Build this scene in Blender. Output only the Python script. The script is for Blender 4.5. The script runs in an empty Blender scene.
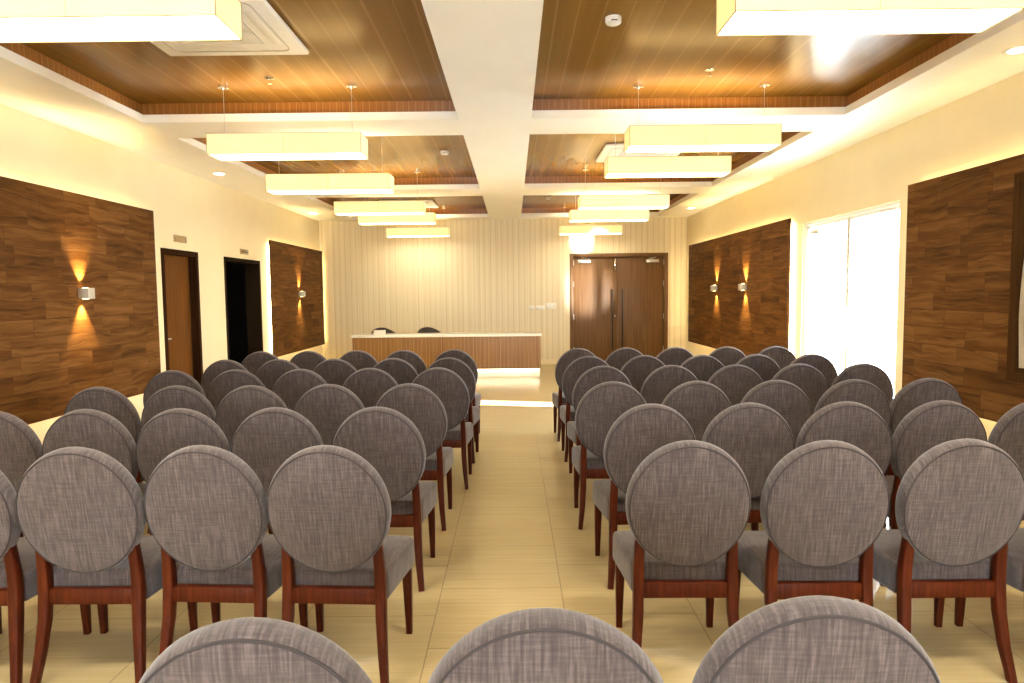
import bpy, bmesh, math, random
from mathutils import Vector, Matrix
random.seed(7)
PI = math.pi
SC = bpy.context.scene
COL = SC.collection

# ------------------------------------------------------------------ helpers
class MB:
    """collects shapes and links them as one mesh object"""
    def __init__(s): s.bm = bmesh.new()
    def box(s, x0, x1, y0, y1, z0, z1, bev=0, seg=2, rot=None, at=None):
        b = bmesh.new()
        v = [b.verts.new((x, y, z)) for x in (x0, x1) for y in (y0, y1) for z in (z0, z1)]
        for f in ((0, 1, 3, 2), (4, 6, 7, 5), (0, 4, 5, 1), (2, 3, 7, 6), (0, 2, 6, 4), (1, 5, 7, 3)):
            b.faces.new([v[i] for i in f])
        if bev:
            bmesh.ops.bevel(b, geom=list(b.edges), offset=bev, segments=seg, profile=.5, affect='EDGES', clamp_overlap=True)
        if rot is not None:
            M = Matrix.Translation(at) @ rot @ Matrix.Translation(-Vector(at))
            b.transform(M)
        s.add(b); return s
    def add(s, b):
        bmesh.ops.recalc_face_normals(b, faces=list(b.faces))
        m = bpy.data.meshes.new('tmp'); b.to_mesh(m); b.free()
        s.bm.from_mesh(m); bpy.data.meshes.remove(m)
    def quad(s, pts):
        s.bm.faces.new([s.bm.verts.new(p) for p in pts]); return s
    def tube(s, pts, rad, seg=10, closed=False, squash=None):
        """sweep a circle (or a rounded square of half sizes squash) along pts"""
        b = bmesh.new(); pts = [Vector(p) for p in pts]; n = len(pts)
        if not isinstance(rad, (list, tuple)): rad = [rad] * n
        rings = []
        for i, p in enumerate(pts):
            if closed: t = pts[(i + 1) % n] - pts[i - 1]
            else: t = pts[min(i + 1, n - 1)] - pts[max(i - 1, 0)]
            t.normalize()
            a = Vector((1, 0, 0)) if abs(t.x) < .9 else Vector((0, 1, 0))
            u = (a - t * a.dot(t)).normalized(); w = t.cross(u)
            ring = []
            for k in range(seg):
                th = 2 * PI * k / seg
                c, d = math.cos(th), math.sin(th)
                if squash:                          # superellipse: squared wooden leg
                    c = math.copysign(abs(c) ** .35, c); d = math.copysign(abs(d) ** .35, d)
                    ring.append(b.verts.new(p + u * c * rad[i] * squash[0] + w * d * rad[i] * squash[1]))
                else:
                    ring.append(b.verts.new(p + (u * c + w * d) * rad[i]))
            rings.append(ring)
        m = n if closed else n - 1
        for i in range(m):
            A, B = rings[i], rings[(i + 1) % n]
            for k in range(seg):
                b.faces.new((A[k], A[(k + 1) % seg], B[(k + 1) % seg], B[k]))
        if not closed:
            b.faces.new(rings[0][::-1]); b.faces.new(rings[-1])
        s.add(b); return s
    def lathe(s, prof, seg=32, M=None, sx=1, sy=1):
        """profile of (r, z) turned about z, then scaled and placed by M"""
        b = bmesh.new(); rings = []
        for r, z in prof:
            if r < 1e-6: rings.append([b.verts.new((0, 0, z))])
            else: rings.append([b.verts.new((r * sx * math.cos(2 * PI * k / seg), r * sy * math.sin(2 * PI * k / seg), z)) for k in range(seg)])
        for A, B in zip(rings, rings[1:]):
            for k in range(seg):
                q = [A[k % len(A)], A[(k + 1) % len(A)], B[(k + 1) % len(B)], B[k % len(B)]]
                q = list(dict.fromkeys(q))
                if len(q) > 2: b.faces.new(q)
        if M is not None: b.transform(M)
        s.add(b); return s
    def build(s, name, mat, parent=None, ang=38, loc=None):
        me = bpy.data.meshes.new(name)
        s.bm.to_mesh(me); s.bm.free()
        me.materials.append(mat)
        for p in me.polygons: p.use_smooth = True
        me.set_sharp_from_angle(angle=math.radians(ang))
        o = bpy.data.objects.new(name, me); COL.objects.link(o)
        if parent is not None: o.parent = parent
        if loc is not None: o.location = loc
        return o

def tag(o, label, cat, group=None, kind=None):
    o['label'] = label; o['category'] = cat
    if group: o['group'] = group
    if kind: o['kind'] = kind
    return o
def thing(name, label, cat, loc=(0, 0, 0), rz=0, group=None):
    o = bpy.data.objects.new(name, None); COL.objects.link(o)
    o.empty_display_size = .1
    o.location = loc; o.rotation_euler = (0, 0, rz)
    return tag(o, label, cat, group)
def copy_tree(o, parent=None):
    c = o.copy(); COL.objects.link(c)
    if parent is not None: c.parent = parent
    for ch in list(o.children): copy_tree(ch, c)
    return c

# ------------------------------------------------------------------ materials
class NT:
    def __init__(s, name):
        s.m = bpy.data.materials.new(name); s.m.use_nodes = True
        s.t = s.m.node_tree; s.n = s.t.nodes; s.b = s.n['Principled BSDF']; s.out = s.n['Material Output']
    def node(s, typ, **k):
        n = s.n.new(typ)
        for a, v in k.items():
            if a in n.inputs: n.inputs[a].default_value = v
            else: setattr(n, a, v)
        return n
    def link(s, a, b): s.t.links.new(a, b)
    def coord(s, kind='Object'): return s.node('ShaderNodeTexCoord').outputs[kind]
    def mapping(s, vec, scale=(1, 1, 1), loc=(0, 0, 0)):
        m = s.node('ShaderNodeMapping'); m.inputs['Scale'].default_value = scale; m.inputs['Location'].default_value = loc
        s.link(vec, m.inputs['Vector']); return m.outputs[0]
    def noise(s, vec, scale=1., detail=3., rough=.55):
        n = s.node('ShaderNodeTexNoise'); n.inputs['Scale'].default_value = scale
        n.inputs['Detail'].default_value = detail; n.inputs['Roughness'].default_value = rough
        s.link(vec, n.inputs['Vector']); return n.outputs['Fac']
    def ramp(s, fac, stops):
        r = s.node('ShaderNodeValToRGB'); e = r.color_ramp.elements
        while len(e) < len(stops): e.new(.5)
        for q, (p, c) in zip(e, stops): q.position = p; q.color = (*c, 1)
        s.link(fac, r.inputs[0]); return r.outputs[0]
    def math(s, op, a, b=None, c=None):
        n = s.node('ShaderNodeMath', operation=op)
        for i, v in enumerate((a, b, c)):
            if v is None: continue
            if isinstance(v, (int, float)): n.inputs[i].default_value = v
            else: s.link(v, n.inputs[i])
        return n.outputs[0]
    def mix(s, fac, a, b, mode='MIX'):
        n = s.node('ShaderNodeMix', data_type='RGBA', blend_type=mode)
        for sock, v in ((n.inputs[0], fac), (n.inputs[6], a), (n.inputs[7], b)):
            if isinstance(v, (int, float)): sock.default_value = v
            elif isinstance(v, tuple): sock.default_value = (*v, 1)
            else: s.link(v, sock)
        return n.outputs[2]
    def sep(s, v):
        n = s.node('ShaderNodeSeparateXYZ'); s.link(v, n.inputs[0]); return n.outputs
    def comb(s, x, y, z=0.):
        n = s.node('ShaderNodeCombineXYZ')
        for i, v in enumerate((x, y, z)):
            if isinstance(v, (int, float)): n.inputs[i].default_value = v
            else: s.link(v, n.inputs[i])
        return n.outputs[0]
    def set(s, color=None, rough=None, metal=None, spec=None, emit=None, strength=None, coat=None):
        b = s.b
        for key, v in (('Base Color', color), ('Roughness', rough), ('Metallic', metal), ('Specular IOR Level', spec),
                       ('Emission Color', emit), ('Emission Strength', strength), ('Coat Weight', coat)):
            if v is None: continue
            if isinstance(v, tuple): b.inputs[key].default_value = (*v, 1)
            elif isinstance(v, (int, float)): b.inputs[key].default_value = v
            else: s.link(v, b.inputs[key])
        return s
    def bump(s, h, strength=.2, dist=.002):
        n = s.node('ShaderNodeBump'); n.inputs['Strength'].default_value = strength; n.inputs['Distance'].default_value = dist
        s.link(h, n.inputs['Height']); s.link(n.outputs[0], s.b.inputs['Normal'])

def paint(name, c, rough=.6, var=.04):
    t = NT(name); f = t.noise(t.coord(), 3., 4.)
    d = tuple(x * (1 - var) for x in c)
    t.set(t.ramp(f, [(.3, d), (.7, c)]), rough); return t.m
def plain(name, c, rough=.5, metal=0., spec=.5):
    t = NT(name); f = t.noise(t.coord(), 40., 2.)
    t.set(t.ramp(f, [(.3, tuple(x * .94 for x in c)), (.7, c)]), rough, metal, spec); return t.m
def emitter(name, c, s):
    t = NT(name); t.set(c, .5, emit=c, strength=s); return t.m

WARM = (1.0, .80, .48)
M = {}
M['wall'] = paint('cream_wall_paint', (.86, .75, .50), .55)
M['soffit'] = paint('white_ceiling_paint', (.93, .91, .84), .6)
M['dark_room'] = plain('unlit_room_dark', (.012, .009, .007), .5)  # near-black colour stands in for the darkness of the unlit passage
M['white'] = plain('white_plastic', (.85, .83, .77), .4)
M['gloss_white'] = plain('glossy_white_stone', (.88, .86, .8), .15)
M['steel'] = plain('brushed_steel', (.62, .6, .56), .3, 1.)
M['grey'] = plain('satin_grey_metal', (.5, .47, .42), .45, .3)
M['chrome'] = plain('chrome', (.75, .72, .66), .12, 1.)
M['dark_metal'] = plain('dark_bronze', (.03, .02, .015), .35, .5)
M['black'] = plain('black_plastic', (.02, .02, .02), .5)
M['brass'] = plain('aged_bronze_plate', (.42, .31, .17), .35, .7)
M['curtain'] = plain('cream_curtain_cloth', (.72, .6, .42), .9)
M['dark_leather'] = plain('dark_brown_leather', (.03, .018, .012), .4)

def m_fabric():
    t = NT('grey_brown_linen'); co = t.coord()
    oi = t.node('ShaderNodeObjectInfo').outputs['Random']
    off = t.math('MULTIPLY', oi, 37.)
    x, y, z = t.sep(co)
    x2 = t.math('ADD', x, off)
    a = t.noise(t.mapping(t.comb(x2, y, z), (170, 14, 11)), 1., 2., .6)
    b = t.noise(t.mapping(t.comb(x2, y, z), (12, 170, 170)), 1., 2., .6)
    c = t.noise(t.mapping(t.comb(x2, y, z), (3, 3, 3)), 1., 2.)
    f = t.math('ADD', t.math('MULTIPLY', a, .68), t.math('MULTIPLY', b, .32))
    col = t.ramp(f, [(.34, (.035, .0265, .026)), (.5, (.064, .0495, .048)), (.68, (.118, .094, .092))])
    col = t.mix(t.math('MULTIPLY', c, .35), col, (.052, .041, .040))
    t.set(col, .92, spec=.2); t.b.inputs['Sheen Weight'].default_value = .25
    t.bump(f, .35, .002); return t.m
M['fabric'] = m_fabric()
M['piping'] = plain('dark_grey_piping', (.03, .024, .024), .95)

def m_redwood():
    t = NT('reddish_mahogany'); co = t.coord()
    f = t.noise(t.mapping(co, (60, 60, 5)), 1., 4.)
    t.set(t.ramp(f, [(.3, (.030, .0045, .0010)), (.55, (.055, .0090, .0020)), (.75, (.082, .016, .0035))]), .42, spec=.12)
    return t.m
M['redwood'] = m_redwood()

def m_cladding():
    """horizontal laminate planks on a wall that runs along Y"""
    t = NT('walnut_plank_cladding'); x, y, z = t.sep(t.coord())
    br = t.node('ShaderNodeTexBrick', offset=.37, offset_frequency=3, squash=.7, squash_frequency=2)
    t.link(t.comb(y, z), br.inputs['Vector'])
    for k, v in (('Scale', 1.), ('Mortar Size', .0018), ('Mortar Smooth', .1), ('Bias', 0.), ('Brick Width', .68), ('Row Height', .15)):
        br.inputs[k].default_value = v
    br.inputs['Color1'].default_value = (0, 0, 0, 1); br.inputs['Color2'].default_value = (1, 1, 1, 1); br.inputs['Mortar'].default_value = (.5, .5, .5, 1)
    rnd = t.sep(br.outputs['Color'])[0]
    shift = t.math('MULTIPLY', rnd, 23.)
    warp = t.math('MULTIPLY', t.noise(t.comb(t.math('MULTIPLY', y, 1.6), t.math('MULTIPLY', z, 2.), shift), 1., 2.), .16)
    zz = t.math('ADD', z, warp)
    g = t.noise(t.comb(t.math('MULTIPLY', y, 1.5), t.math('MULTIPLY', zz, 17.), shift), 1., 5., .6)
    st = t.noise(t.comb(t.math('MULTIPLY', y, 2.2), t.math('MULTIPLY', zz, 40.), shift), 1., 2., .5)
    val = t.math('ADD', t.math('MULTIPLY', g, .83), t.math('MULTIPLY', rnd, .17))
    col = t.ramp(val, [(.28, (.050, .0175, .0040)), (.45, (.104, .041, .010)), (.60, (.160, .069, .018)), (.80, (.235, .115, .036))])
    streak = t.ramp(st, [(.60, (0, 0, 0)), (.70, (1, 1, 1))])
    col = t.mix(t.math('MULTIPLY', t.sep(streak)[0], .55), col, (.026, .011, .005))
    col = t.mix(t.math('MULTIPLY', br.outputs['Fac'], .6), col, (.02, .009, .004))
    t.set(col, .55, spec=.06); return t.m
M['cladding'] = m_cladding()

def m_veneer(name, cols, axis, line=None, rough=.3, freq=45., slow=1.2, spec=.5):
    """straight-grained veneer; axis = the direction across the grain"""
    t = NT(name); x, y, z = t.sep(t.coord())
    across = {'x': x, 'y': y, 'z': z, 'xy': t.math('ADD', x, y)}[axis]
    al = {'x': t.math('ADD', y, z), 'y': t.math('ADD', x, z), 'z': t.math('ADD', x, y), 'xy': z}[axis]
    f = t.noise(t.comb(t.math('MULTIPLY', across, freq), t.math('MULTIPLY', al, slow), 0.), 1., 4., .6)
    col = t.ramp(f, [(.3, cols[0]), (.52, cols[1]), (.72, cols[2])])
    if line:
        period, width, lc, amt = line
        j = t.math('MULTIPLY', t.noise(t.comb(t.math('MULTIPLY', across, 6.), 0., 3.), 1., 1.), period * .8)
        fr = t.math('FRACT', t.math('DIVIDE', t.math('ADD', across, j), period))
        ln = t.math('LESS_THAN', fr, width)
        col = t.mix(t.math('MULTIPLY', ln, amt), col, lc)
    t.set(col, rough, spec=spec); return t.m
WOODC = [(.18, .085, .014), (.205, .10, .018), (.235, .118, .023)]
M['ceil_wood'] = m_veneer('glossy_ceiling_veneer', WOODC, 'x', (.165, .07, (.34, .19, .06), .42), .2, freq=8., slow=.3, spec=.1)
M['ceil_wood_side'] = m_veneer('ceiling_veneer_edge', [(.24, .088, .014), (.30, .118, .022), (.38, .155, .034)], 'xy', (.06, .15, (.5, .27, .1), .45), .3)
M['door_wood'] = m_veneer('walnut_door_veneer', [(.12, .058, .020), (.165, .083, .032), (.21, .113, .047)], 'xy', (.07, .08, (.25, .14, .065), .35), .42, spec=.25)
M['door_wood_left'] = m_veneer('teak_door_veneer', [(.10, .036, .006), (.135, .050, .010), (.175, .068, .016)], 'y', (.06, .08, (.24, .12, .045), .3), .5, spec=.05)
M['frame_wood'] = m_veneer('dark_frame_wood', [(.018, .007, .003), (.03, .012, .005), (.045, .02, .008)], 'xy', None, .6, spec=.02)
M['window_wood'] = m_veneer('brown_window_frame', [(.04, .017, .005), (.055, .024, .007), (.075, .034, .011)], 'xy', None, .6, spec=.03)
M['dark_frame'] = plain('blackened_door_frame', (.02, .012, .006), .6, 0, .02)
M['counter_wood'] = m_veneer('zebrano_counter_front', [(.20, .088, .016), (.27, .125, .026), (.34, .17, .042)], 'x', (.072, .09, (.42, .27, .13), .75), .35)

def m_wallpaper():
    t = NT('striped_wallpaper'); x, y, z = t.sep(t.coord())
    a = t.noise(t.comb(t.math('MULTIPLY', x, 17.), 0., 0.), 1., 3., .7)
    b = t.noise(t.comb(t.math('MULTIPLY', x, 90.), t.math('MULTIPLY', z, .3), 0.), 1., 1.)
    fr = t.math('FRACT', t.math('MULTIPLY', x, 8.4))
    ln = t.math('LESS_THAN', fr, .10)
    f = t.math('ADD', t.math('MULTIPLY', a, .75), t.math('MULTIPLY', b, .25))
    col = t.ramp(f, [(.36, (.70, .59, .37)), (.5, (.78, .68, .46)), (.64, (.85, .77, .56))])
    col = t.mix(t.math('MULTIPLY', ln, .45), col, (.45, .35, .2))
    t.set(col, .42, spec=.5); return t.m
M['wallpaper'] = m_wallpaper()

def m_floor():
    t = NT('cream_floor_tile'); x, y, z = t.sep(t.coord())
    br = t.node('ShaderNodeTexBrick', offset=.5, offset_frequency=2)
    t.link(t.comb(t.math('ADD', y, -3.453 + .3), t.math('ADD', x, .385)), br.inputs['Vector'])
    for k, v in (('Scale', 1.), ('Mortar Size', .0034), ('Mortar Smooth', .1), ('Bias', 0.), ('Brick Width', .598), ('Row Height', .618)):
        br.inputs[k].default_value = v
    br.inputs['Color1'].default_value = (0, 0, 0, 1); br.inputs['Color2'].default_value = (1, 1, 1, 1); br.inputs['Mortar'].default_value = (.5, .5, .5, 1)
    rnd = t.sep(br.outputs['Color'])[0]
    g = t.noise(t.comb(t.math('MULTIPLY', x, 2.), t.math('MULTIPLY', y, 55.), t.math('MULTIPLY', rnd, 30.)), 1., 4., .6)
    col = t.ramp(g, [(.3, (.385, .293, .143)), (.52, (.42, .325, .165)), (.72, (.45, .358, .19))])
    col = t.mix(t.math('MULTIPLY', rnd, .10), col, (.38, .29, .165))
    col = t.mix(t.math('MULTIPLY', br.outputs['Fac'], .55), col, (.10, .068, .034))
    t.set(col, t.math('ADD', .24, t.math('MULTIPLY', br.outputs['Fac'], .5)), spec=t.math('SUBTRACT', .5, t.math('MULTIPLY', br.outputs['Fac'], .45))); return t.m
M['floor'] = m_floor()

def m_shade():
    t = NT('lit_linen_shade'); x, y, z = t.sep(t.coord())
    a = t.noise(t.comb(t.math('MULTIPLY', t.math('ADD', x, y), 220.), 0., t.math('MULTIPLY', z, 4.)), 1., 2., .6)
    b = t.noise(t.comb(t.math('MULTIPLY', t.math('ADD', x, y), 5.), 0., t.math('MULTIPLY', z, 160.)), 1., 1.)
    f = t.math('ADD', t.math('MULTIPLY', a, .65), t.math('MULTIPLY', b, .35))
    col = t.ramp(f, [(.32, (1., .66, .22)), (.68, (1., .76, .30))])
    t.set((.75, .62, .38), .8, emit=col, strength=.34); return t.m
M['shade'] = m_shade()
M['diffuser'] = emitter('lit_lamp_diffuser', (1., .90, .68), 7.)
M['led'] = emitter('warm_led_strip', (1., .80, .40), 14.)
M['led_counter'] = emitter('counter_led_strip', (1., .88, .62), 9.)
M['downlight'] = emitter('downlight_glow', (1., .9, .68), 9.)
M['lens'] = emitter('sconce_lens_glow', (1., .72, .3), 10.)

def m_glass():
    t = NT('clear_door_glass')
    tr = t.node('ShaderNodeBsdfTransparent'); gl = t.node('ShaderNodeBsdfGlossy'); gl.inputs['Roughness'].default_value = .02
    fr = t.node('ShaderNodeFresnel')
    t.link(t.math('ADD', 1.45, t.math('MULTIPLY', t.node('ShaderNodeNewGeometry').outputs['Backfacing'], 1 / 1.45 - 1.45)), fr.inputs['IOR'])
    mx = t.node('ShaderNodeMixShader')
    t.link(fr.outputs[0], mx.inputs[0]); t.link(tr.outputs[0], mx.inputs[1]); t.link(gl.outputs[0], mx.inputs[2])
    t.link(mx.outputs[0], t.out.inputs['Surface']); return t.m
M['glass'] = m_glass()
M['paving'] = paint('pale_terrace_paving', (.6, .58, .54), .7)
M['render_out'] = paint('sun_block_render', (.75, .73, .68), .8)

# ------------------------------------------------------------------ the room
XL, XR, YB, YF, HC = -4.1, 3.7, -3.0, 14.6, 3.09     # left, right, behind camera, far, soffit
def struct(o, label, cat):
    return tag(o, label, cat, kind='structure')
def wall_y(x0, x1, ya, yb, ztop, holes):
    """wall running along Y between x0 and x1, holes = (y0, y1, z0, z1)"""
    m = MB(); y = ya
    for (h0, h1, z0, z1) in sorted(holes):
        m.box(x0, x1, y, h0, 0, ztop)
        if z0 > 0: m.box(x0, x1, h0, h1, 0, z0)
        m.box(x0, x1, h0, h1, z1, ztop); y = h1
    m.box(x0, x1, y, yb, 0, ztop); return m

D1 = (8.0, 8.93, 0, 2.10); D2 = (9.74, 11.12, 0, 2.09); D3 = (6.60, 8.79, 0, 2.375); WN = (3.30, 4.95, .86, 2.34)
DD = (1.21, 3.30, 2.35)
struct(MB().box(XL - .25, XR + .25, YB - .2, YF + .2, -.12, 0).build('floor', M['floor']), 'cream tiled floor of the function hall', 'floor')
struct(wall_y(XL - .22, XL, YB, YF, 3.5, [D1, D2]).build('wall_left', M['wall']), 'cream wall with the two doors on the left side', 'wall')
struct(wall_y(XR, XR + .22, YB, YF, 3.5, [D3, WN]).build('wall_right', M['wall']), 'cream wall with the bright glass doors on the right side', 'wall')
m = MB().box(XL - .22, DD[0], YF, YF + .2, 0, 3.5).box(DD[1], XR + .22, YF, YF + .2, 0, 3.5).box(DD[0], DD[1], YF, YF + .2, DD[2], 3.5)
m.box(DD[0] - .1, DD[1] + .1, YF + .2, YF + .3, 0, 2.6)  # added unseen backing, stops daylight leaking through the door gaps
struct(m.build('wall_far', M['wallpaper']), 'far wall covered in beige striped wallpaper', 'wall')
RW = (-1.9, 1.5, 1.0, 1.95)  # rear opening added out of view to brighten the ceiling and chair backs
m = MB().box(XL - .22, RW[0], YB - .2, YB, 0, 3.5).box(RW[1], XR + .22, YB - .2, YB, 0, 3.5).box(RW[0], RW[1], YB - .2, YB, 0, RW[2]).box(RW[0], RW[1], YB - .2, YB, RW[3], 3.5)
struct(m.build('wall_near', M['wall']), 'cream wall with an added window behind the camera', 'wall')
m = MB()
for a, b in ((RW[0], RW[0] + .05), ((RW[0] + RW[1]) / 2 - .025, (RW[0] + RW[1]) / 2 + .025), (RW[1] - .05, RW[1])): m.box(a, b, YB - .15, YB - .07, RW[2], RW[3])
for a, b in ((RW[2], RW[2] + .05), (RW[3] - .05, RW[3])): m.box(RW[0] + .05, (RW[0] + RW[1]) / 2 - .025, YB - .15, YB - .07, a, b).box((RW[0] + RW[1]) / 2 + .025, RW[1] - .05, YB - .15, YB - .07, a, b)
w2 = struct(m.build('added_window_2', M['white']), 'added unseen window behind the camera, letting in daylight', 'window')
MB().box(RW[0] + .04, RW[1] - .04, YB - .115, YB - .105, RW[2] + .04, RW[3] - .04).build('glass_pane', M['glass'], w2)

CX = [(-3.30, -.475), (.18, 2.99)]
CY = [(-1.45, 2.05), (2.75, 6.25), (6.87, 10.35), (11.1, 14.17)]
m = MB(); e = .05; LIP = .07; TOP = 3.27
ys = [YB] + [v for c in CY for v in c] + [YF]
for a, b in zip(ys[0::2], ys[1::2]): m.box(XL, XR, a, b, HC, HC + LIP)          # cross beams
for a, b in CY:
    for x0, x1 in ((XL, CX[0][0]), (CX[0][1], CX[1][0]), (CX[1][1], XR)): m.box(x0, x1, a, b, HC, HC + LIP)
m.box(XL, XR, YB, YF, 3.36, 3.5)
ceil = struct(m.build('ceiling', M['soffit']), 'white coffered ceiling grid with a wide centre beam', 'ceiling')
for (x0, x1) in CX:
    for (y0, y1) in CY:
        X0, X1, Y0, Y1, z0 = x0 - e, x1 + e, y0 - e, y1 + e, HC + LIP
        s = MB()
        s.box(X0 - .02, X0, Y0, Y1, z0, TOP + .02).box(X1, X1 + .02, Y0, Y1, z0, TOP + .02)
        s.box(X0, X1, Y0 - .02, Y0, z0, TOP + .02).box(X0, X1, Y1, Y1 + .02, z0, TOP + .02)
        s.build('coffer_side_band', M['ceil_wood_side'], ceil)
        MB().box(X0, X1, Y0, Y1, TOP, TOP + .02).build('coffer_veneer_panel', M['ceil_wood'], ceil)

# skirting boards
m = MB()
for a, b in ((YB, D1[0] - .05), (D1[1] + .05, D2[0] - .05), (D2[1] + .05, YF)): m.box(XL, XL + .012, a, b, 0, .09)
struct(m.build('baseboard_left', M['wall']), 'low cream skirting board along the left wall', 'baseboard')
m = MB().box(XR - .012, XR, YB, D3[0] - .05, 0, .09).box(XR - .012, XR, D3[1] + .05, YF, 0, .09)
struct(m.build('baseboard_right', M['wall']), 'low cream skirting board along the right wall', 'baseboard')
m = MB().box(XL, DD[0] - .02, YF - .012, YF, 0, .1).box(DD[1] + .02, XR, YF - .012, YF, 0, .1)
struct(m.build('baseboard_far', M['wall']), 'low cream skirting board along the far striped wall', 'baseboard')

# door_1: closed brown door on the left
y0, y1, _, zt = D1
d = struct(MB().box(XL - .2, XL + .012, y0, y0 + .06, 0, zt).box(XL - .2, XL + .012, y1 - .06, y1, 0, zt)
           .box(XL - .2, XL + .012, y0 + .06, y1 - .06, zt - .06, zt).build('door_1', M['frame_wood']), 'brown wooden door in the left wall beside the near plank panel', 'door')
MB().box(XL - .13, XL - .09, y0 + .062, y1 - .062, .005, zt - .062, .003).build('door_leaf', M['door_wood_left'], d)
h = MB().lathe([(0, 0), (.026, 0), (.026, .008), (.009, .010), (.009, .045), (0, .045)], 16, Matrix.Translation((XL - .09, y0 + .13, 1.02)) @ Matrix.Rotation(PI / 2, 4, 'Y'))
h.tube([(XL - .05, y0 + .125, 1.02), (XL - .047, y0 + .2, 1.02), (XL - .05, y0 + .25, 1.02)], .009)
h.build('door_handle', M['steel'], d)
# door_2: dark open doorway
y0, y1, _, zt = D2
d = struct(MB().box(XL - .22, XL + .008, y0, y0 + .05, 0, zt).box(XL - .22, XL + .008, y1 - .05, y1, 0, zt)
           .box(XL - .22, XL + .008, y0 + .05, y1 - .05, zt - .05, zt).build('door_2', M['dark_frame']), 'dark open doorway in the left wall beside the far plank panel', 'door')
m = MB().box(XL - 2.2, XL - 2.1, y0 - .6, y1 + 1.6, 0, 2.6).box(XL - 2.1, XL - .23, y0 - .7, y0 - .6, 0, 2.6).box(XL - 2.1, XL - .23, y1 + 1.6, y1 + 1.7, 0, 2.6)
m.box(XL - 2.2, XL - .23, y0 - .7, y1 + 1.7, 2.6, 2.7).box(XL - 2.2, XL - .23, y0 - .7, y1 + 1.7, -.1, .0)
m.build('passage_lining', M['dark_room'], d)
m = MB().box(XL - 2.1, XL - 2.04, y0 + .55, y0 + .62, 0, 2.05).box(XL - 2.1, XL - 2.04, y0 + 1.45, y0 + 1.52, 0, 2.05).box(XL - 2.1, XL - 2.04, y0 + .62, y0 + 1.45, 1.98, 2.05)
m.box(XL - 2.1, XL - 2.08, y0 + .62, y0 + 1.45, .02, 1.98)
m.build('inner_door', M['frame_wood'], d)

# door_3: overexposed double glass door on the right
y0, y1, _, zt = D3; fw = .03; yc = (y0 + y1) / 2
d = struct(MB().box(XR + .03, XR + .13, y0, y0 + fw, 0, zt).box(XR + .03, XR + .13, y1 - fw, y1, 0, zt).box(XR + .03, XR + .13, y0 + fw, y1 - fw, zt - fw, zt)
           .build('door_3', M['white']), 'bright double glass doors to the terrace in the right wall', 'door')
for a, b, hy in ((y0 + fw + .005, yc - .003, yc - .09), (yc + .003, y1 - fw - .005, yc + .09)):
    lf = MB().box(XR + .05, XR + .10, a, a + .035, .01, zt - fw - .005).box(XR + .05, XR + .10, b - .035, b, .01, zt - fw - .005)
    lf.box(XR + .05, XR + .10, a + .035, b - .035, .01, .08).box(XR + .05, XR + .10, a + .035, b - .035, zt - fw - .04, zt - fw - .005)
    lf = lf.build('door_leaf', M['white'], d)
    MB().box(XR + .07, XR + .08, a + .03, b - .03, .075, zt - fw - .035).build('glass_pane', M['glass'], lf)
    MB().tube([(XR + .055, hy, .85), (XR + .0, hy, .87), (XR + .0, hy, 1.33), (XR + .055, hy, 1.35)], .011).build('pull_handle', M['steel'], lf)
cl = MB().box(XR + .01, XR + .05, y1 - .42, y1 - .2, zt - .16, zt - .11, .008).tube([(XR + .02, y1 - .3, zt - .105), (XR + .0, y1 - .16, zt - .07), (XR + .04, y1 - .05, zt - .05)], .008)
cl.build('door_closer', M['grey'], d)
# terrace outside, with an added unseen wall that cuts the sun to a strip
tr = struct(MB().box(XR + .22, 16, 2, 22, -.15, -.02).build('terrace_floor', M['paving']), 'pale paving outside the glass doors', 'ground')
struct(MB().box(5.2, 5.35, 1.5, 7.95, -.02, 5.0).box(XR + .22, 5.2, 1.5, 1.65, -.02, 5.).build('wall_sun_block', M['render_out']), 'added unseen white wall outside the glass doors, narrowing the sun', 'wall')

# door_4: brown double entrance doors in the far wall
x0, x1, zt = DD; f = .075; y = YF
d = struct(MB().box(x0, x0 + f, y - .02, y + .2, 0, zt, .004).box(x1 - f, x1, y - .02, y + .2, 0, zt, .004).box(x0 + f, x1 - f, y - .02, y + .2, zt - f, zt, .004)
           .build('door_4', M['door_wood']), 'brown double entrance doors in the far striped wall', 'door')
xc = (x0 + x1) / 2 - .03
for a, b, hx, s in ((x0 + f + .004, xc - .002, 2.116, 1), (xc + .002, x1 - f - .004, 2.328, -1)):
    lf = MB().box(a, b, y + .045, y + .09, .006, zt - f - .006, .003).build('door_leaf', M['door_wood'], d)
    hb = MB().box(hx - .016, hx + .016, y - .03, y - .008, .3, 1.59, .006)
    for z in (.42, .95, 1.47): hb.tube([(hx, y - .02, z), (hx, y + .05, z)], .008)
    hb.build('bar_handle', M['dark_metal'], lf)
    c0 = a + .1 if s > 0 else b - .38
    cl = MB().box(c0, c0 + .27, y + .0, y + .05, zt - f - .125, zt - f - .06, .008)
    cl.tube([(c0 + .14, y + .02, zt - f - .05), (c0 + .14 + s * .1, y - .05, zt - f - .045), (c0 + .14 - s * .06, y - .015, zt - f - .02)], .009)
    cl.build('door_closer', M['steel'], lf)
    for z in (.25, .95, 1.65, 2.1):
        hxx = a + .006 if s > 0 else b - .006
        MB().tube([(hxx, y + .035, z), (hxx, y + .035, z + .11)], .009).build('hinge', M['steel'], lf)
MB().box(xc - .055, xc - .025, y + .03, y + .05, zt - f - .28, zt - f - .01, .003).build('flush_bolt', M['chrome'], d)
MB().lathe([(0, 0), (.026, 0), (.026, .012), (.012, .02), (0, .02)], 20, Matrix.Translation((xc - .05, y + .045, 1.02)) @ Matrix.Rotation(PI / 2, 4, 'X')).build('lock_cylinder', M['chrome'], d)

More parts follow.
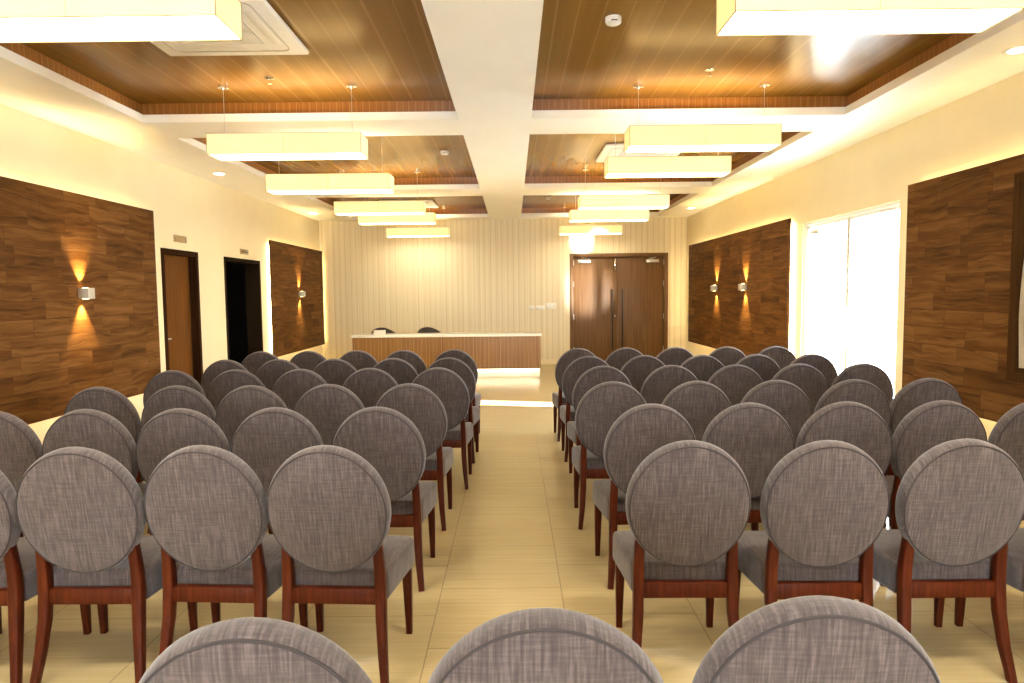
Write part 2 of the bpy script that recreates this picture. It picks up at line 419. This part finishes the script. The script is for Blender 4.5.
# window_1: dark framed window set in the near right panel, with a curtain
y0, y1, z0, z1 = WN
PF = 3.60                                             # face of the right panels
f = .06
m = MB()
for (g, xa, xb) in ((0, PF - .015, XR + .06), (f, PF + .02, XR + .12)):
    w = f if g == 0 else .04
    m.box(xa, xb, y0 + g, y0 + g + w, z0 + g, z1 - g).box(xa, xb, y1 - g - w, y1 - g, z0 + g, z1 - g)
    m.box(xa, xb, y0 + g + w, y1 - g - w, z0 + g, z0 + g + w).box(xa, xb, y0 + g + w, y1 - g - w, z1 - g - w, z1 - g)
w = struct(m.build('window_1', M['window_wood']), 'dark framed window with a cream curtain in the near right panel', 'window')
MB().box(XR + .16, XR + .19, y0, y1, z0, z1).build('blind', M['frame_wood'], w)
def curtain():
    b = bmesh.new(); n = 90; rows = 14; g = []
    for j in range(rows + 1):
        v = j / rows; z = z1 - .11 - v * (z1 - z0 - .21)
        edge = y1 - .17 + .095 * math.sin(min(v / .7, 1) * PI / 2) - .03 * max(0, v - .7) / .3
        row = []
        for i in range(n + 1):
            u = i / n
            yy = edge - u * .88
            row.append(b.verts.new((PF + .001 + .015 * math.sin(u * 40 + .4 * math.sin(v * 4)), yy, z)))
        g.append(row)
    for j in range(rows):
        for i in range(n): b.faces.new((g[j][i], g[j][i + 1], g[j + 1][i + 1], g[j + 1][i]))
    bmesh.ops.solidify(b, geom=list(b.faces), thickness=.004)
    mm = MB(); mm.add(b); return mm
tag(curtain().build('curtain', M['curtain'], ang=80), 'cream curtain hanging inside the dark window frame at right', 'curtain')

# ------------------------------------------------------------------ plank panels with hidden warm strips
def panel(side, ya, yb, z0, z1, label, hole=None):
    face, back, wall = (-4.02, -4.05, XL) if side < 0 else (PF, PF + .03, XR)
    xa, xb = sorted((face, back))
    t = thing('wood_wall_panel', label, 'wall panel', (wall, (ya + yb) / 2, z0), 0, 'backlit plank wall panels')
    ox, oy, oz = t.location
    m = MB()
    B = lambda a, b, c, d: m.box(xa, xb, a, b, c, d)
    if hole:
        B(ya, hole[0], z0, z1); B(hole[1], yb, z0, z1); B(hole[0], hole[1], z0, hole[2]); B(hole[0], hole[1], hole[3], z1)
    else: B(ya, yb, z0, z1)
    o = m.build('plank_board', M['cladding'], t); o.location = (-ox, -oy, -oz)
    xs = sorted((back, wall)); i = .09
    m = MB().box(xs[0] + .005, xs[1] - .001, ya + .3, ya + .35, z0 + .3, z1 - .3).box(xs[0] + .005, xs[1] - .001, yb - .35, yb - .3, z0 + .3, z1 - .3)
    fr = m.build('batten', M['frame_wood'], t); fr.location = (-ox, -oy, -oz)
    xm = (back + wall) / 2; r = .007
    for (a, b, c, d) in ((ya + i, yb - i, z1 - .07, z1 - .055), (ya + i, yb - i, z0 + .055, z0 + .07), (ya + .055, ya + .07, z0 + i, z1 - i), (yb - .07, yb - .055, z0 + i, z1 - i)):
        s = MB().box(xm - r, xm + r, a, b, c, d).build('led_strip', M['led'], t); s.location = (-ox, -oy, -oz)
    return t
panel(-1, 1.2, 7.73, .485, 2.49, 'large backlit plank wall panel on the left wall nearest the camera')
panel(-1, 11.42, 14.5, .485, 2.45, 'smaller backlit plank wall panel on the left wall beyond the dark doorway')
panel(1, 8.98, 14.06, .50, 2.46, 'backlit plank wall panel with two wall lights, right wall beyond the glass doors')
panel(1, 1.2, 6.30, .53, 2.47, 'backlit plank wall panel around the curtained window on the right wall', hole=WN)

# ------------------------------------------------------------------ wall lights
def sconce(side, yy, zz, label):
    face = -4.02 if side < 0 else PF
    t = thing('wall_light', label, 'wall light', (face, yy, zz), 0, 'up and down cube wall lights')
    s = -side                                         # direction away from the wall
    xs = sorted((s * .014, s * .104))
    MB().box(xs[0], xs[1], -.05, .05, -.05, .05, .004).build('housing', M['grey'], t)
    xb = sorted((0, s * .014))
    MB().box(xb[0], xb[1], -.04, .04, -.04, .04).build('back_plate', M['steel'], t)
    for k in (1, -1):
        MB().lathe([(0, 0), (.026, 0), (.026, .003), (0, .003)], 20, Matrix.Translation((s * .045, 0, .0495 if k > 0 else -.0525))).build('lens', M['lens'], t)
        L = bpy.data.lights.new('wall_light_beam', 'SPOT'); L.energy = 40; L.color = (1, .74, .32); L.spot_size = math.radians(75); L.spot_blend = .8; L.shadow_soft_size = .012
        o = bpy.data.objects.new('wall_light_beam', L); COL.objects.link(o); o.parent = t
        o.location = (s * .05, 0, k * .066); o.rotation_euler = (PI if k > 0 else 0, 0, 0)
        o.rotation_euler.y += -s * k * math.radians(8)
    return t
sconce(-1, 6.36, 1.568, 'cube wall light glowing up and down on the large left plank panel')
sconce(-1, 12.87, 1.553, 'small cube wall light on the far left plank panel')
sconce(1, 12.1, 1.58, 'cube wall light nearer the far corner, on the far right plank panel')
sconce(1, 10.6, 1.585, 'cube wall light nearer the glass doors, on the far right plank panel')

# ------------------------------------------------------------------ signs and switches
def plate(yy, zz, w, h, label, bar):
    t = thing('sign_plate', label, 'sign', (XL, yy, zz), 0, 'small plates above the left doors')
    MB().box(0, .008, -w / 2, w / 2, -h / 2, h / 2, .002).build('plate', M['brass'], t)
    if bar: MB().box(.008, .0095, -w * .36, w * .36, -.012, .004).box(.008, .0095, -w * .36, w * .36, .018, .026).build('engraved_bar', M['dark_metal'], t)
    for k in (1, -1):
        MB().lathe([(0, .002), (.007, .001), (.007, 0)], 12, Matrix.Translation((.008, k * (w / 2 - .035), 0)) @ Matrix.Rotation(PI / 2, 4, 'Y')).build('screw', M['dark_metal'], t)
plate(8.48, 2.235, .32, .082, 'small bronze plate on the wall above the brown left door', False)
plate(10.49, 2.20, .32, .078, 'small bronze plate on the wall above the dark doorway', True)
def switch(xa, xb, za, zb, n, label):
    t = thing('switch_plate', label, 'light switch', ((xa + xb) / 2, YF, (za + zb) / 2), 0, 'white switch plates on the far wall')
    w, h = (xb - xa) / 2, (zb - za) / 2
    MB().box(-w, w, -.012, 0, -h, h, .003).build('plate', M['white'], t)
    for k in range(n):
        c = -w + (k + .5) * 2 * w / n
        MB().box(c - .8 * w / n, c + .8 * w / n, -.017, -.012, -h * .7, h * .7, .002).build('rocker', M['gloss_white'], t)
switch(.342, .452, 1.165, 1.255, 1, 'small white switch plate, leftmost of three on the far wall')
switch(.487, .677, 1.165, 1.255, 2, 'white double switch plate in the middle of three on the far wall')
switch(.70, .91, 1.18, 1.31, 3, 'taller white switch plate nearest the brown double doors')

# ------------------------------------------------------------------ ceiling lamps
def lamp_proto():
    t = thing('pendant_lamp', 'x', 'pendant lamp', (0, 0, 0), 0, 'linen box pendant lamps')
    l, dpt, h, th = .625, .14, .165, .006            # origin: centre of the bottom
    m = MB().box(-l, l, -dpt, -dpt + th, 0, h).box(-l, l, dpt - th, dpt, 0, h).box(-l, -l + th, -dpt + th, dpt - th, 0, h).box(l - th, l, -dpt + th, dpt - th, 0, h)
    m.build('lamp_shade', M['shade'], t)
    MB().box(-l + th, l - th, -dpt + th, dpt - th, .006, .014).build('diffuser', M['diffuser'], t)
    m = MB(); r = .0025
    for z in (0, h):
        m.tube([(-l, -dpt, z), (l, -dpt, z)], r, 6).tube([(-l, dpt, z), (l, dpt, z)], r, 6).tube([(-l, -dpt, z), (-l, dpt, z)], r, 6).tube([(l, -dpt, z), (l, dpt, z)], r, 6)
    for sx in (-1, 1):
        for sy in (-1, 1): m.tube([(sx * l, sy * dpt, 0), (sx * l, sy * dpt, h)], r, 6)
    for sy in (-1, 1): m.tube([(0, sy * (dpt + .001), 0), (0, sy * (dpt + .001), h)], .0012, 6)
    m.box(-l, l, -.012, .012, h - .012, h)
    m.build('lamp_frame', M['brass'], t)
    return t
LAMPS = [('left', -1.855, 3.08, 2.70), ('left', -1.85, 5.78, 2.68), ('left', -1.86, 7.12, 2.585), ('left', -1.87, 9.80, 2.668), ('left', -1.90, 11.40, 2.692), ('left', -1.905, 13.93, 2.69),
         ('right', 1.60, 3.19, 2.735), ('right', 1.603, 5.885, 2.732), ('right', 1.60, 7.17, 2.728), ('right', 1.565, 9.755, 2.708), ('right', 1.55, 11.10, 2.672), ('right', 1.577, 13.92, 2.70)]
ORD = ['nearest the camera', 'second from the camera', 'third from the camera', 'fourth from the camera', 'fifth from the camera', 'farthest, by the far wall']
proto = lamp_proto()
for i, (sd, x, y, z) in enumerate(LAMPS):
    o = proto if i == 0 else copy_tree(proto)
    o.location = (x, y, z)
    o['label'] = f'lit linen box pendant lamp in the {sd} line, {ORD[i % 6]}'
for i, (sd, x, y, z) in enumerate(LAMPS):
    o = [q for q in COL.objects if q.name.startswith('pendant_lamp') and (q.location - Vector((x, y, z))).length < 1e-4][0]
    for k in (-1, 1):
        MB().tube([(k * .53, 0, .16), (k * .53, 0, TOP - z - .02)], .0022, 6).build('suspension_wire', M['steel'], o)
        MB().lathe([(0, 0), (.012, 0), (.014, .008), (.042, .012), (.042, .038), (0, .038)], 20, Matrix.Translation((k * .53, 0, TOP - z - .038))).build('ceiling_rose', M['chrome'], o)

# downlights
for (x, y, label) in ((-3.74, 8.85, 'round recessed downlight in the left soffit above the doors'), (-3.80, 13.2, 'round recessed downlight in the left soffit near the far corner'),
                      (3.34, 4.62, 'round recessed downlight in the right soffit near the camera'), (3.37, 13.0, 'round recessed downlight in the right soffit near the far corner')):
    t = thing('downlight', label, 'downlight', (x, y, HC), 0, 'recessed downlights in the soffits')
    MB().lathe([(.062, -.004), (.085, -.006), (.092, 0), (.062, 0)], 32).build('trim_ring', M['white'], t)
    MB().lathe([(0, -.003), (.062, -.004)], 32).build('lens', M['downlight'], t)

# air conditioners
def ac_proto():
    t = thing('air_conditioner', 'x', 'air conditioner', (0, 0, TOP), 0, 'square ceiling air conditioners')
    MB().box(-.5, .5, -.5, .5, -.035, 0, .02, 3).build('fascia', M['white'], t)
    m = MB()
    pts = []
    for cx, cy, a0 in ((.34, .34, 0), (-.34, .34, 90), (-.34, -.34, 180), (.34, -.34, 270)):
        for k in range(6):
            a = math.radians(a0 + 90 * k / 5); pts.append((cx + .06 * math.cos(a), cy + .06 * math.sin(a), -.036))
    m.tube(pts, .004, 6, True).build('groove', M['grey'], t)
    for k in range(4):
        mm = MB().box(-.27, .27, .32, .375, -.04, -.03, .004)
        mm.bm.transform(Matrix.Rotation(k * PI / 2, 4, 'Z')); mm.build('louvre', M['white'], t)
    m = MB().box(-.26, .26, -.26, .26, -.038, -.030)
    m.build('grille_back', M['dark_metal'], t)
    m = MB()
    for k in range(22): m.box(-.26, .26, -.255 + k * .0235, -.255 + k * .0235 + .012, -.044, -.038)
    m.build('grille', M['white'], t)
    return t
ac = ac_proto()
for i, (x, y, label) in enumerate(((-1.93, 4.5, 'white square air conditioner in the nearest left coffer, behind the first lamp'), (1.60, 8.66, 'white square air conditioner in the second right coffer'),
                                   (-1.96, 13.26, 'white square air conditioner in the last left coffer'))):
    o = ac if i == 0 else copy_tree(ac)
    o.location = (x, y, TOP); o['label'] = label

# smoke detectors and sprinklers
for i, (x, y, label) in enumerate(((.656, 4.48, 'white smoke detector in the nearest right coffer'), (-.82, 8.5, 'white smoke detector in the second left coffer'), (.655, 12.6, 'white smoke detector in the last right coffer'))):
    t = thing('smoke_detector', label, 'smoke detector', (x, y, TOP), 0, 'smoke detectors in the coffers')
    MB().lathe([(0, 0), (.052, 0), (.052, -.012), (0, -.012)], 28).build('base', M['white'], t)
    MB().lathe([(0, -.012), (.045, -.012), (.052, -.018), (.049, -.034), (.036, -.042), (0, -.042)], 28).build('sensor_head', M['white'], t)
    MB().box(-.02, .02, -.053, -.045, -.034, -.027, .003).build('vent_slot', M['black'], t)
for i, (x, y, label) in enumerate(((-1.93, 5.6, 'small sprinkler head in the nearest left coffer'), (1.567, 5.52, 'small sprinkler head in the nearest right coffer'), (-1.94, 9.72, 'small sprinkler head in the second left coffer'))):
    t = thing('sprinkler', label, 'sprinkler', (x, y, TOP), 0, 'ceiling sprinkler heads')
    MB().lathe([(0, 0), (.038, 0), (.038, -.006), (.014, -.012), (0, -.012)], 24).build('escutcheon', M['chrome'], t)
    MB().tube([(0, 0, -.012), (0, 0, -.045)], .007, 10).lathe([(0, -.045), (.018, -.046), (.018, -.049), (0, -.049)], 16).build('sprinkler_nozzle', M['chrome'], t)

# ------------------------------------------------------------------ counter
t = thing('counter', 'long low counter with white top and brown striped front by the far wall', 'counter', (-1.22, 12.8, 0))
ox, oy = 1.22, -12.8
def cpart(m, name, mat):
    o = m.build(name, mat, t); o.location = (ox, oy, 0); return o
cpart(MB().box(-2.965, .515, 12.42, 13.04, .742, .785, .004), 'worktop', M['gloss_white'])
cpart(MB().box(-2.945, .495, 12.44, 12.47, .14, .742).box(-2.945, -2.915, 12.47, 13.0, .14, .742).box(.465, .495, 12.47, 13.0, .14, .742), 'front_panel', M['counter_wood'])
cpart(MB().box(-2.93, .48, 12.485, 12.96, 0, .14), 'plinth', M['gloss_white'])
cpart(MB().box(-2.90, .47, 12.452, 12.464, .132, .139), 'led_strip', M['led_counter'])
t = thing('tissue_box', 'small white box standing on the left end of the counter', 'box', (-2.476, 12.62, .785))
MB().box(-.1, .1, -.055, .055, 0, .082, .005).build('carton', M['white'], t)
MB().lathe([(0, .0835), (.045, .0832), (.05, .082)], 20, None, 1, .4).build('slot', M['gloss_white'], t)

def tub_chair(x, y, rz, label):
    t = thing('tub_chair', label, 'chair', (x, y, 0), rz, 'dark chairs behind the counter')
    MB().box(-.24, .24, -.22, .26, .36, .47, .04, 4).build('seat', M['dark_leather'], t)
    b = bmesh.new(); n = 28; ro = []
    for i in range(n + 1):
        th = PI + .25 - (PI + .5) * i / n      # wraps round the back (-y)
        k = max(0., math.sin(th)) 
        top = .70 + .165 * k ** 1.2
        row = []
        for (r, z) in ((.23, .40), (.235, top - .03), (.25, top), (.275, top), (.29, top - .03), (.28, .40)):
            row.append(b.verts.new((r * math.cos(th), -r * math.sin(th) + .02, z)))
        ro.append(row)
    for A, B in zip(ro, ro[1:]):
        for k in range(6): b.faces.new((A[k], A[(k + 1) % 6], B[(k + 1) % 6], B[k]))
    b.faces.new(ro[0]); b.faces.new(ro[-1][::-1])
    m = MB(); m.add(b); m.build('backrest', M['dark_leather'], t, ang=60)
    for sx in (-1, 1):
        for sy in (-1, 1): MB().tube([(sx * .19, sy * .17 + .02, .37), (sx * .21, sy * .19 + .02, 0)], [.02, .014], 12).build('leg', M['redwood'], t)
tub_chair(-2.56, 13.52, PI + .45, 'dark chair behind the counter beside the white box')
tub_chair(-1.64, 13.52, PI + .45, 'dark chair behind the counter, right of the white box')

# ------------------------------------------------------------------ chairs
def chair_proto():
    """faces +Y, origin on the floor under the rear rail"""
    t = thing('dining_chair', 'x', 'chair', (0, 0, 0), 0)
    tilt = math.radians(9); rx, rz = .240, .260
    Mx = Matrix.Translation((0, -.03, .704)) @ Matrix.Rotation(tilt, 4, 'X') @ Matrix.Rotation(PI / 2, 4, 'X')   # local z -> -Y (rear)
    prof = [(0, .036), (.5, .0355), (.8, .034), (.93, .031), (.962, .027), (.985, .019), (.997, .007), (1.0, -.006), (.995, -.019), (.97, -.031), (.9, -.041), (.75, -.049), (.5, -.054), (0, -.056)]
    bk = MB().lathe(prof, 56, Mx, rx, rz).build('backrest', M['fabric'], t, ang=60)
    ring = [Mx @ Vector((.955 * rx * math.cos(2 * PI * k / 64), .955 * rz * math.sin(2 * PI * k / 64), .0285)) for k in range(64)]
    MB().tube(ring, .0034, 6, True).build('piping', M['piping'], bk, ang=80)
    # seat
    b = bmesh.new()
    outl = [(-.205, .03), (.205, .03), (.238, .40), (.224, .435), (-.224, .435), (-.238, .40)]
    lo = [b.verts.new((x, y, .312)) for x, y in outl]; hi = [b.verts.new((x, y, .442)) for x, y in outl]
    b.faces.new(lo[::-1]); top = b.faces.new(hi)
    for k in range(6): b.faces.new((lo[k], lo[(k + 1) % 6], hi[(k + 1) % 6], hi[k]))
    bmesh.ops.bevel(b, geom=list(b.edges), offset=.022, segments=4, profile=.5, affect='EDGES')
    bmesh.ops.subdivide_edges(b, edges=[e for e in b.edges if e.calc_length() > .2], cuts=6, use_grid_fill=True)
    for v in b.verts:
        if v.co.z > .435: v.co.z += .016 * max(0, 1 - (v.co.x / .23) ** 2) * max(0, 1 - ((v.co.y - .23) / .21) ** 2)
    m = MB(); m.add(b); m.build('seat', M['fabric'], t, ang=60)
    MB().box(-.165, .165, -.006, .03, .318, .380, .003).build('seat_rail', M['redwood'], t)
    for s in (-1, 1):
        MB().tube([(s * .178, -.014, .63), (s * .181, -.003, .54), (s * .184, .007, .45), (s * .185, .009, .38), (s * .187, -.002, .26), (s * .196, -.025, .13), (s * .21, -.056, 0)],
                  [.017, .019, .0205, .021, .020, .0175, .0145], 16, squash=(1, 1.1)).build('leg', M['redwood'], t, ang=50)
        MB().tube([(s * .203, .385, .32), (s * .205, .392, .17), (s * .206, .398, 0)], [.021, .018, .0135], 16, squash=(1, 1)).build('leg', M['redwood'], t, ang=50)
    return t
ROWS = {1: (1.24, [-0.472, 0.056, 0.572]),
        2: (2.62, [-0.715, -1.197, -1.680, -2.166], [0.674, 1.192, 1.71, 2.219]),
        3: (3.5, [-0.693, -1.219, -1.706, -2.193, -2.68], [0.694, 1.198, 1.696, 2.183, 2.67]),
        4: (4.375, [-0.672, -1.188, -1.675, -2.162, -2.649], [0.635, 1.164, 1.671, 2.158, 2.645]),
        5: (5.315, [-0.59, -1.119, -1.649, -2.153, -2.64], [0.693, 1.222, 1.712, 2.211, 2.706]),
        6: (6.14, [-0.581, -1.076, -1.598, -2.098, -2.585], [0.674, 1.174, 1.689, 2.176, 2.663]),
        7: (7.01, [-0.611, -1.124, -1.611, -2.098, -2.585], [0.661, 1.148, 1.654, 2.179, 2.681])}
RN = {1: 'nearest', 2: 'second', 3: 'third', 4: 'fourth', 5: 'fifth', 6: 'sixth', 7: 'farthest'}
SN = ['aisle seat', 'second seat from the aisle', 'third seat from the aisle', 'fourth seat from the aisle', 'fifth seat from the aisle']
cp = chair_proto(); first = True
def put(x, y, label, group, yaw=0):
    global first
    o = cp if first else copy_tree(cp); first = False
    o.location = (x + random.uniform(-.004, .004), y + random.uniform(-.015, .015), 0)
    o.rotation_euler = (0, 0, math.radians(yaw + random.uniform(-2.0, 2.0)))
    o['label'] = label; o['group'] = group
for r, v in ROWS.items():
    y = v[0]
    if r == 1:
        for x, w in zip(v[1], ('left', 'middle', 'right')):
            put(x, y + {'left': -.01, 'middle': .005, 'right': .045}[w], f'grey upholstered round-backed chair, {w} one of the three nearest the camera', 'three chairs nearest the camera')
        continue
    for side, xs in (('left', v[1]), ('right', v[2])):
        for k, x in enumerate(xs):
            put(x, y, f'grey round-backed chair, {SN[k]}, {RN[r]} row from the camera, {side} block', f'grey chairs in the {side} block', -2 if (r, side) == (2, 'left') else 0)

# ------------------------------------------------------------------ light
def area(name, loc, size, sy, energy, color, rot=(0, 0, 0)):
    L = bpy.data.lights.new(name, 'AREA'); L.shape = 'RECTANGLE'; L.size = size; L.size_y = sy; L.energy = energy; L.color = color
    o = bpy.data.objects.new(name, L); COL.objects.link(o); o.location = loc; o.rotation_euler = rot; return o
# the lamps of the coffer above and behind the camera
for x in (-1.86, 1.6):
    for y in (-1.0, 1.6):
        area('pendant_light_behind', (x, y, 2.70), 1.25, .28, 30, (1, .92, .76))

SUN = bpy.data.lights.new('sun', 'SUN'); SUN.energy = 60; SUN.color = (1, .93, .8); SUN.angle = math.radians(.5)
so = bpy.data.objects.new('sun', SUN); COL.objects.link(so)
sd = Vector((-1, .235, -.36)); so.rotation_euler = sd.to_track_quat('-Z', 'Y').to_euler(); so.location = (12, 6, 6)

for (tx, tz, ang, e) in ((1.47, 2.62, 3.4, 22000), (1.56, 1.6, 7.5, 9000)):  # added spots imitating a sun glint on and above the far doors
    L = bpy.data.lights.new('added_glint_spot', 'SPOT'); L.energy = e; L.color = (1, .93, .8); L.spot_size = math.radians(ang); L.spot_blend = .9; L.shadow_soft_size = .05
    o = bpy.data.objects.new('added_glint_spot', L); COL.objects.link(o); o.location = (4.75, 4.2, 1.7)
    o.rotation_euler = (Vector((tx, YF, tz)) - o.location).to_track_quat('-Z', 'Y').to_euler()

W = bpy.data.worlds.new('sky'); SC.world = W; W.use_nodes = True
nt = W.node_tree; bg = nt.nodes['Background']
tc = nt.nodes.new('ShaderNodeTexCoord'); sp = nt.nodes.new('ShaderNodeSeparateXYZ'); rp = nt.nodes.new('ShaderNodeValToRGB')
rp.color_ramp.elements[0].position = .0; rp.color_ramp.elements[0].color = (.86, .93, 1, 1)
rp.color_ramp.elements[1].position = .7; rp.color_ramp.elements[1].color = (.55, .75, 1, 1)
nt.links.new(tc.outputs['Generated'], sp.inputs[0]); nt.links.new(sp.outputs[2], rp.inputs[0]); nt.links.new(rp.outputs[0], bg.inputs['Color'])
bg.inputs['Strength'].default_value = 18.

# ------------------------------------------------------------------ camera
yaw, pitch, roll = (math.radians(a) for a in (.13, 4.06, .6))
fwd = Vector((-math.sin(yaw) * math.cos(pitch), math.cos(yaw) * math.cos(pitch), -math.sin(pitch)))
rt = Vector((math.cos(yaw), math.sin(yaw), 0)); up = rt.cross(fwd)
r2 = rt * math.cos(roll) - up * math.sin(roll); u2 = up * math.cos(roll) + rt * math.sin(roll)
cam = bpy.data.cameras.new('camera'); co = bpy.data.objects.new('camera', cam); COL.objects.link(co)
co.matrix_world = Matrix(((r2.x, u2.x, -fwd.x, 0), (r2.y, u2.y, -fwd.y, 0), (r2.z, u2.z, -fwd.z, 1.53), (0, 0, 0, 1)))
cam.sensor_width = 36; cam.lens = 683 / 1024 * 36; cam.clip_start = .05
SC.camera = co
SC.view_settings.view_transform = 'Standard'; SC.view_settings.look = 'None'
SC.view_settings.exposure = 1.45; SC.view_settings.gamma = 1; SC.view_settings.use_curve_mapping = False
SC.cycles.use_denoising = True; SC.cycles.denoising_prefilter = 'ACCURATE'
SC.cycles.max_bounces = 8; SC.cycles.diffuse_bounces = 5; SC.cycles.glossy_bounces = 4
SC.cycles.sample_clamp_indirect = 8
